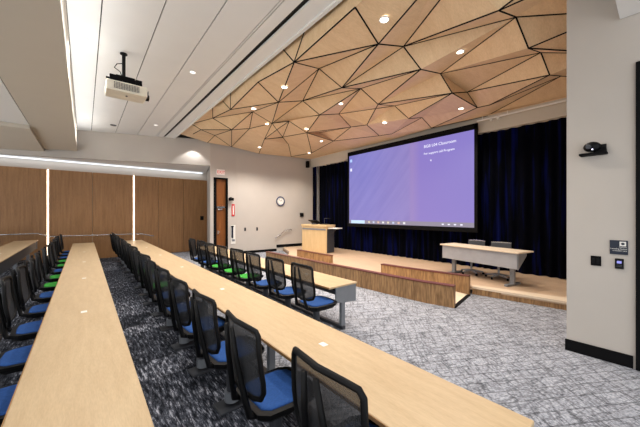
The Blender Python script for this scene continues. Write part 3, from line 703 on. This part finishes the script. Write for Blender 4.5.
obj('cabinet', B((0,-.12,0), (.15,.16,.34), bev=.01), M['blackmat'], t); obj('bracket', B((0,-.03,.08), (.05,.06,.06)), M['black'], t)
o = obj('wall_plate', B((4.52,WY-.075,1.62), (.16,.02,.2), bev=.004), M['black']); tag(o, 'small black plate on the rightmost oak wall panel', 'wall plate')

# pillar things (x = 5.05 face)
t = thing('pan_tilt_camera', 'black pan-tilt camera mounted high on the white pillar wall', 'camera', (5.05,.53,2.66))
obj('wall_plate', B((-.012,-.03,.0), (.024,.07,.13), bev=.004), M['black'], t)
obj('shelf', B((-.07,.05,-.055), (.13,.26,.03), bev=.012), M['blackmat'], t)
b = new_bm(); bmesh.ops.create_uvsphere(b, u_segments=20, v_segments=12, radius=.072); bmesh.ops.transform(b, matrix=Matrix.Translation((-.08,.06,.035)) @ Matrix.Diagonal((.9,1.15,.9,1)), verts=b.verts); obj('head', b, M['black'], t, smooth=True)
obj('arm', B((-.05,-.01,-.01), (.06,.12,.06), bev=.015), M['blackmat'], t)
obj('lens', cyl(new_bm(), (-.145,.085,.03), .026, .03, 'X', 16), M['darkgrey'], t)
obj('status_light', B((-.137,.05,-.005), (.02,.012,.010)), emit('white_led', (230,230,255), 2), t)
t = thing('room_sign', 'navy room sign with white pictogram and small white text on the pillar', 'sign', (5.05,.36,1.435))
obj('plate', B((-.008,0,0), (.016,.155,.172), bev=.003), M['navy'], t)
obj('white_square', B((-.018,-.035,.045), (.005,.055,.055)), M['white_pl'], t)
b = new_bm(); bmesh.ops.create_uvsphere(b, u_segments=12, v_segments=6, radius=.016); bmesh.ops.transform(b, matrix=Matrix.Translation((-.022,-.036,.046)) @ Matrix.Diagonal((.2,1,.9,1)), verts=b.verts); obj('pictogram', b, M['navy'], t)
text_obj('sign_text', 'Assistive', .018, M['white_pl'], t, frame((-.0175, -.066, .000), (0,-1,0), (0,0,1)), 'RIGHT', .001)
text_obj('sign_text', 'Listening System', .021, M['white_pl'], t, frame((-.0175, -.070, -.024), (0,-1,0), (0,0,1)), 'RIGHT', .001)
text_obj('sign_text', 'is Available Here', .018, M['white_pl'], t, frame((-.0175, -.070, -.046), (0,-1,0), (0,0,1)), 'RIGHT', .001)
t = thing('wall_keypad', 'small black keypad with a lit screen right under the navy sign', 'keypad', (5.05,.355,1.235))
obj('body', B((-.01,0,0), (.02,.076,.125), bev=.004), M['black'], t); obj('display', B((-.0215,0,.02), (.003,.04,.03)), emit('keypad_display', (120,120,190), .9), t)
for z_ in (-.015,-.032): obj('key_row', B((-.0215,0,z_), (.003,.045,.008)), M['darkgrey'], t)
t = thing('light_switch', 'black switch plate left of the keypad on the pillar', 'switch', (5.05,.562,1.245))
obj('plate', B((-.007,0,0), (.014,.096,.125), bev=.003), M['blackmat'], t)
for y_ in (-.02,.02): obj('rocker', B((-.017,y_,0), (.008,.03,.07), bev=.002), M['black'], t)

# ------------------------------------------------------------ ceiling projector
t = thing('ceiling_projector', 'cream projector hanging from a black ceiling mount', 'projector', (.60,6.6,4.22))
obj('casing', B((.02,.0,-.03), (.64,.46,.19), bev=.02, seg=3), M['cream_pl'], t)
b = new_bm()
for i_ in range(16):
    for j in range(5): add_box(b, (-.18+.025*i_, -.243, -.075+.024*j), (.014,.006,.014))
obj('vent_grille', b, M['darkgrey'], t)
obj('side_vent', B((.363,-.05,-.03), (.008,.22,.1)), M['darkgrey'], t)
obj('lens', cyl(new_bm(), (.38,.12,-.02), .06, .07, 'X', 20), M['black'], t)
b = new_bm(); add_box(b, (0,0,.10), (.50,.40,.05), bev=.008); add_box(b, (-.12,0,.085), (.05,.42,.05)); add_box(b, (.14,0,.085), (.05,.42,.05)); add_box(b, (0,0,.19), (.30,.24,.06), bev=.01); add_box(b, (-.2,-.2,.11), (.1,.06,.1)); add_box(b, (.2,-.2,.11), (.1,.06,.1)); add_box(b, (0,-.18,.13), (.42,.04,.04)); add_box(b, (-.02,-.14,.10), (.56,.05,.04))
obj('mount_plate', b, M['blackmat'], t)
obj('mount_pole', cyl(new_bm(), (-.02,0,.43), .03, .53, seg=14), M['black'], t)
obj('ceiling_flange', cyl(new_bm(), (-.02,0,.68), .06, .02, seg=18), M['black'], t)
b = new_bm(); tube(b, [(-.02,.0,.5),(-.13,-.05,.44),(-.17,-.05,.36),(-.08,-.02,.32),(-.04,0,.22)], .008, 6); obj('cable', b, M['blackmat'], t, smooth=True)
obj('logo_badge', B((.02,-.05,-.132), (.03,.05,.004)), M['darkgrey'], t)
t = thing('ceiling_sensor', 'small dark round ceiling sensor near the far bulkhead', 'sensor', (.78,12.3,ZC))
obj('disc', cyl(new_bm(), (0,0,-.01), .09, .02), M['darkgrey'], t)

# ------------------------------------------------------------ camera, world, view
cd = bpy.data.cameras.new('camera'); cam = bpy.data.objects.new('camera', cd); C.objects.link(cam)
cd.sensor_fit = 'HORIZONTAL'; cd.sensor_width = 36; cd.lens = 285/640*36; cd.clip_start = .02
cam.location = (0,0,1.85); cam.rotation_euler = (PI/2, 0, -math.radians(39.57)); S.camera = cam
w = bpy.data.worlds.new('world'); S.world = w; w.use_nodes = True
w.node_tree.nodes['Background'].inputs[0].default_value = (.96,.98,1,1); w.node_tree.nodes['Background'].inputs[1].default_value = .88
S.view_settings.view_transform = 'Standard'; S.view_settings.look = 'None'; S.view_settings.exposure = 1.0; S.view_settings.gamma = 1
S.view_settings.use_curve_mapping = False
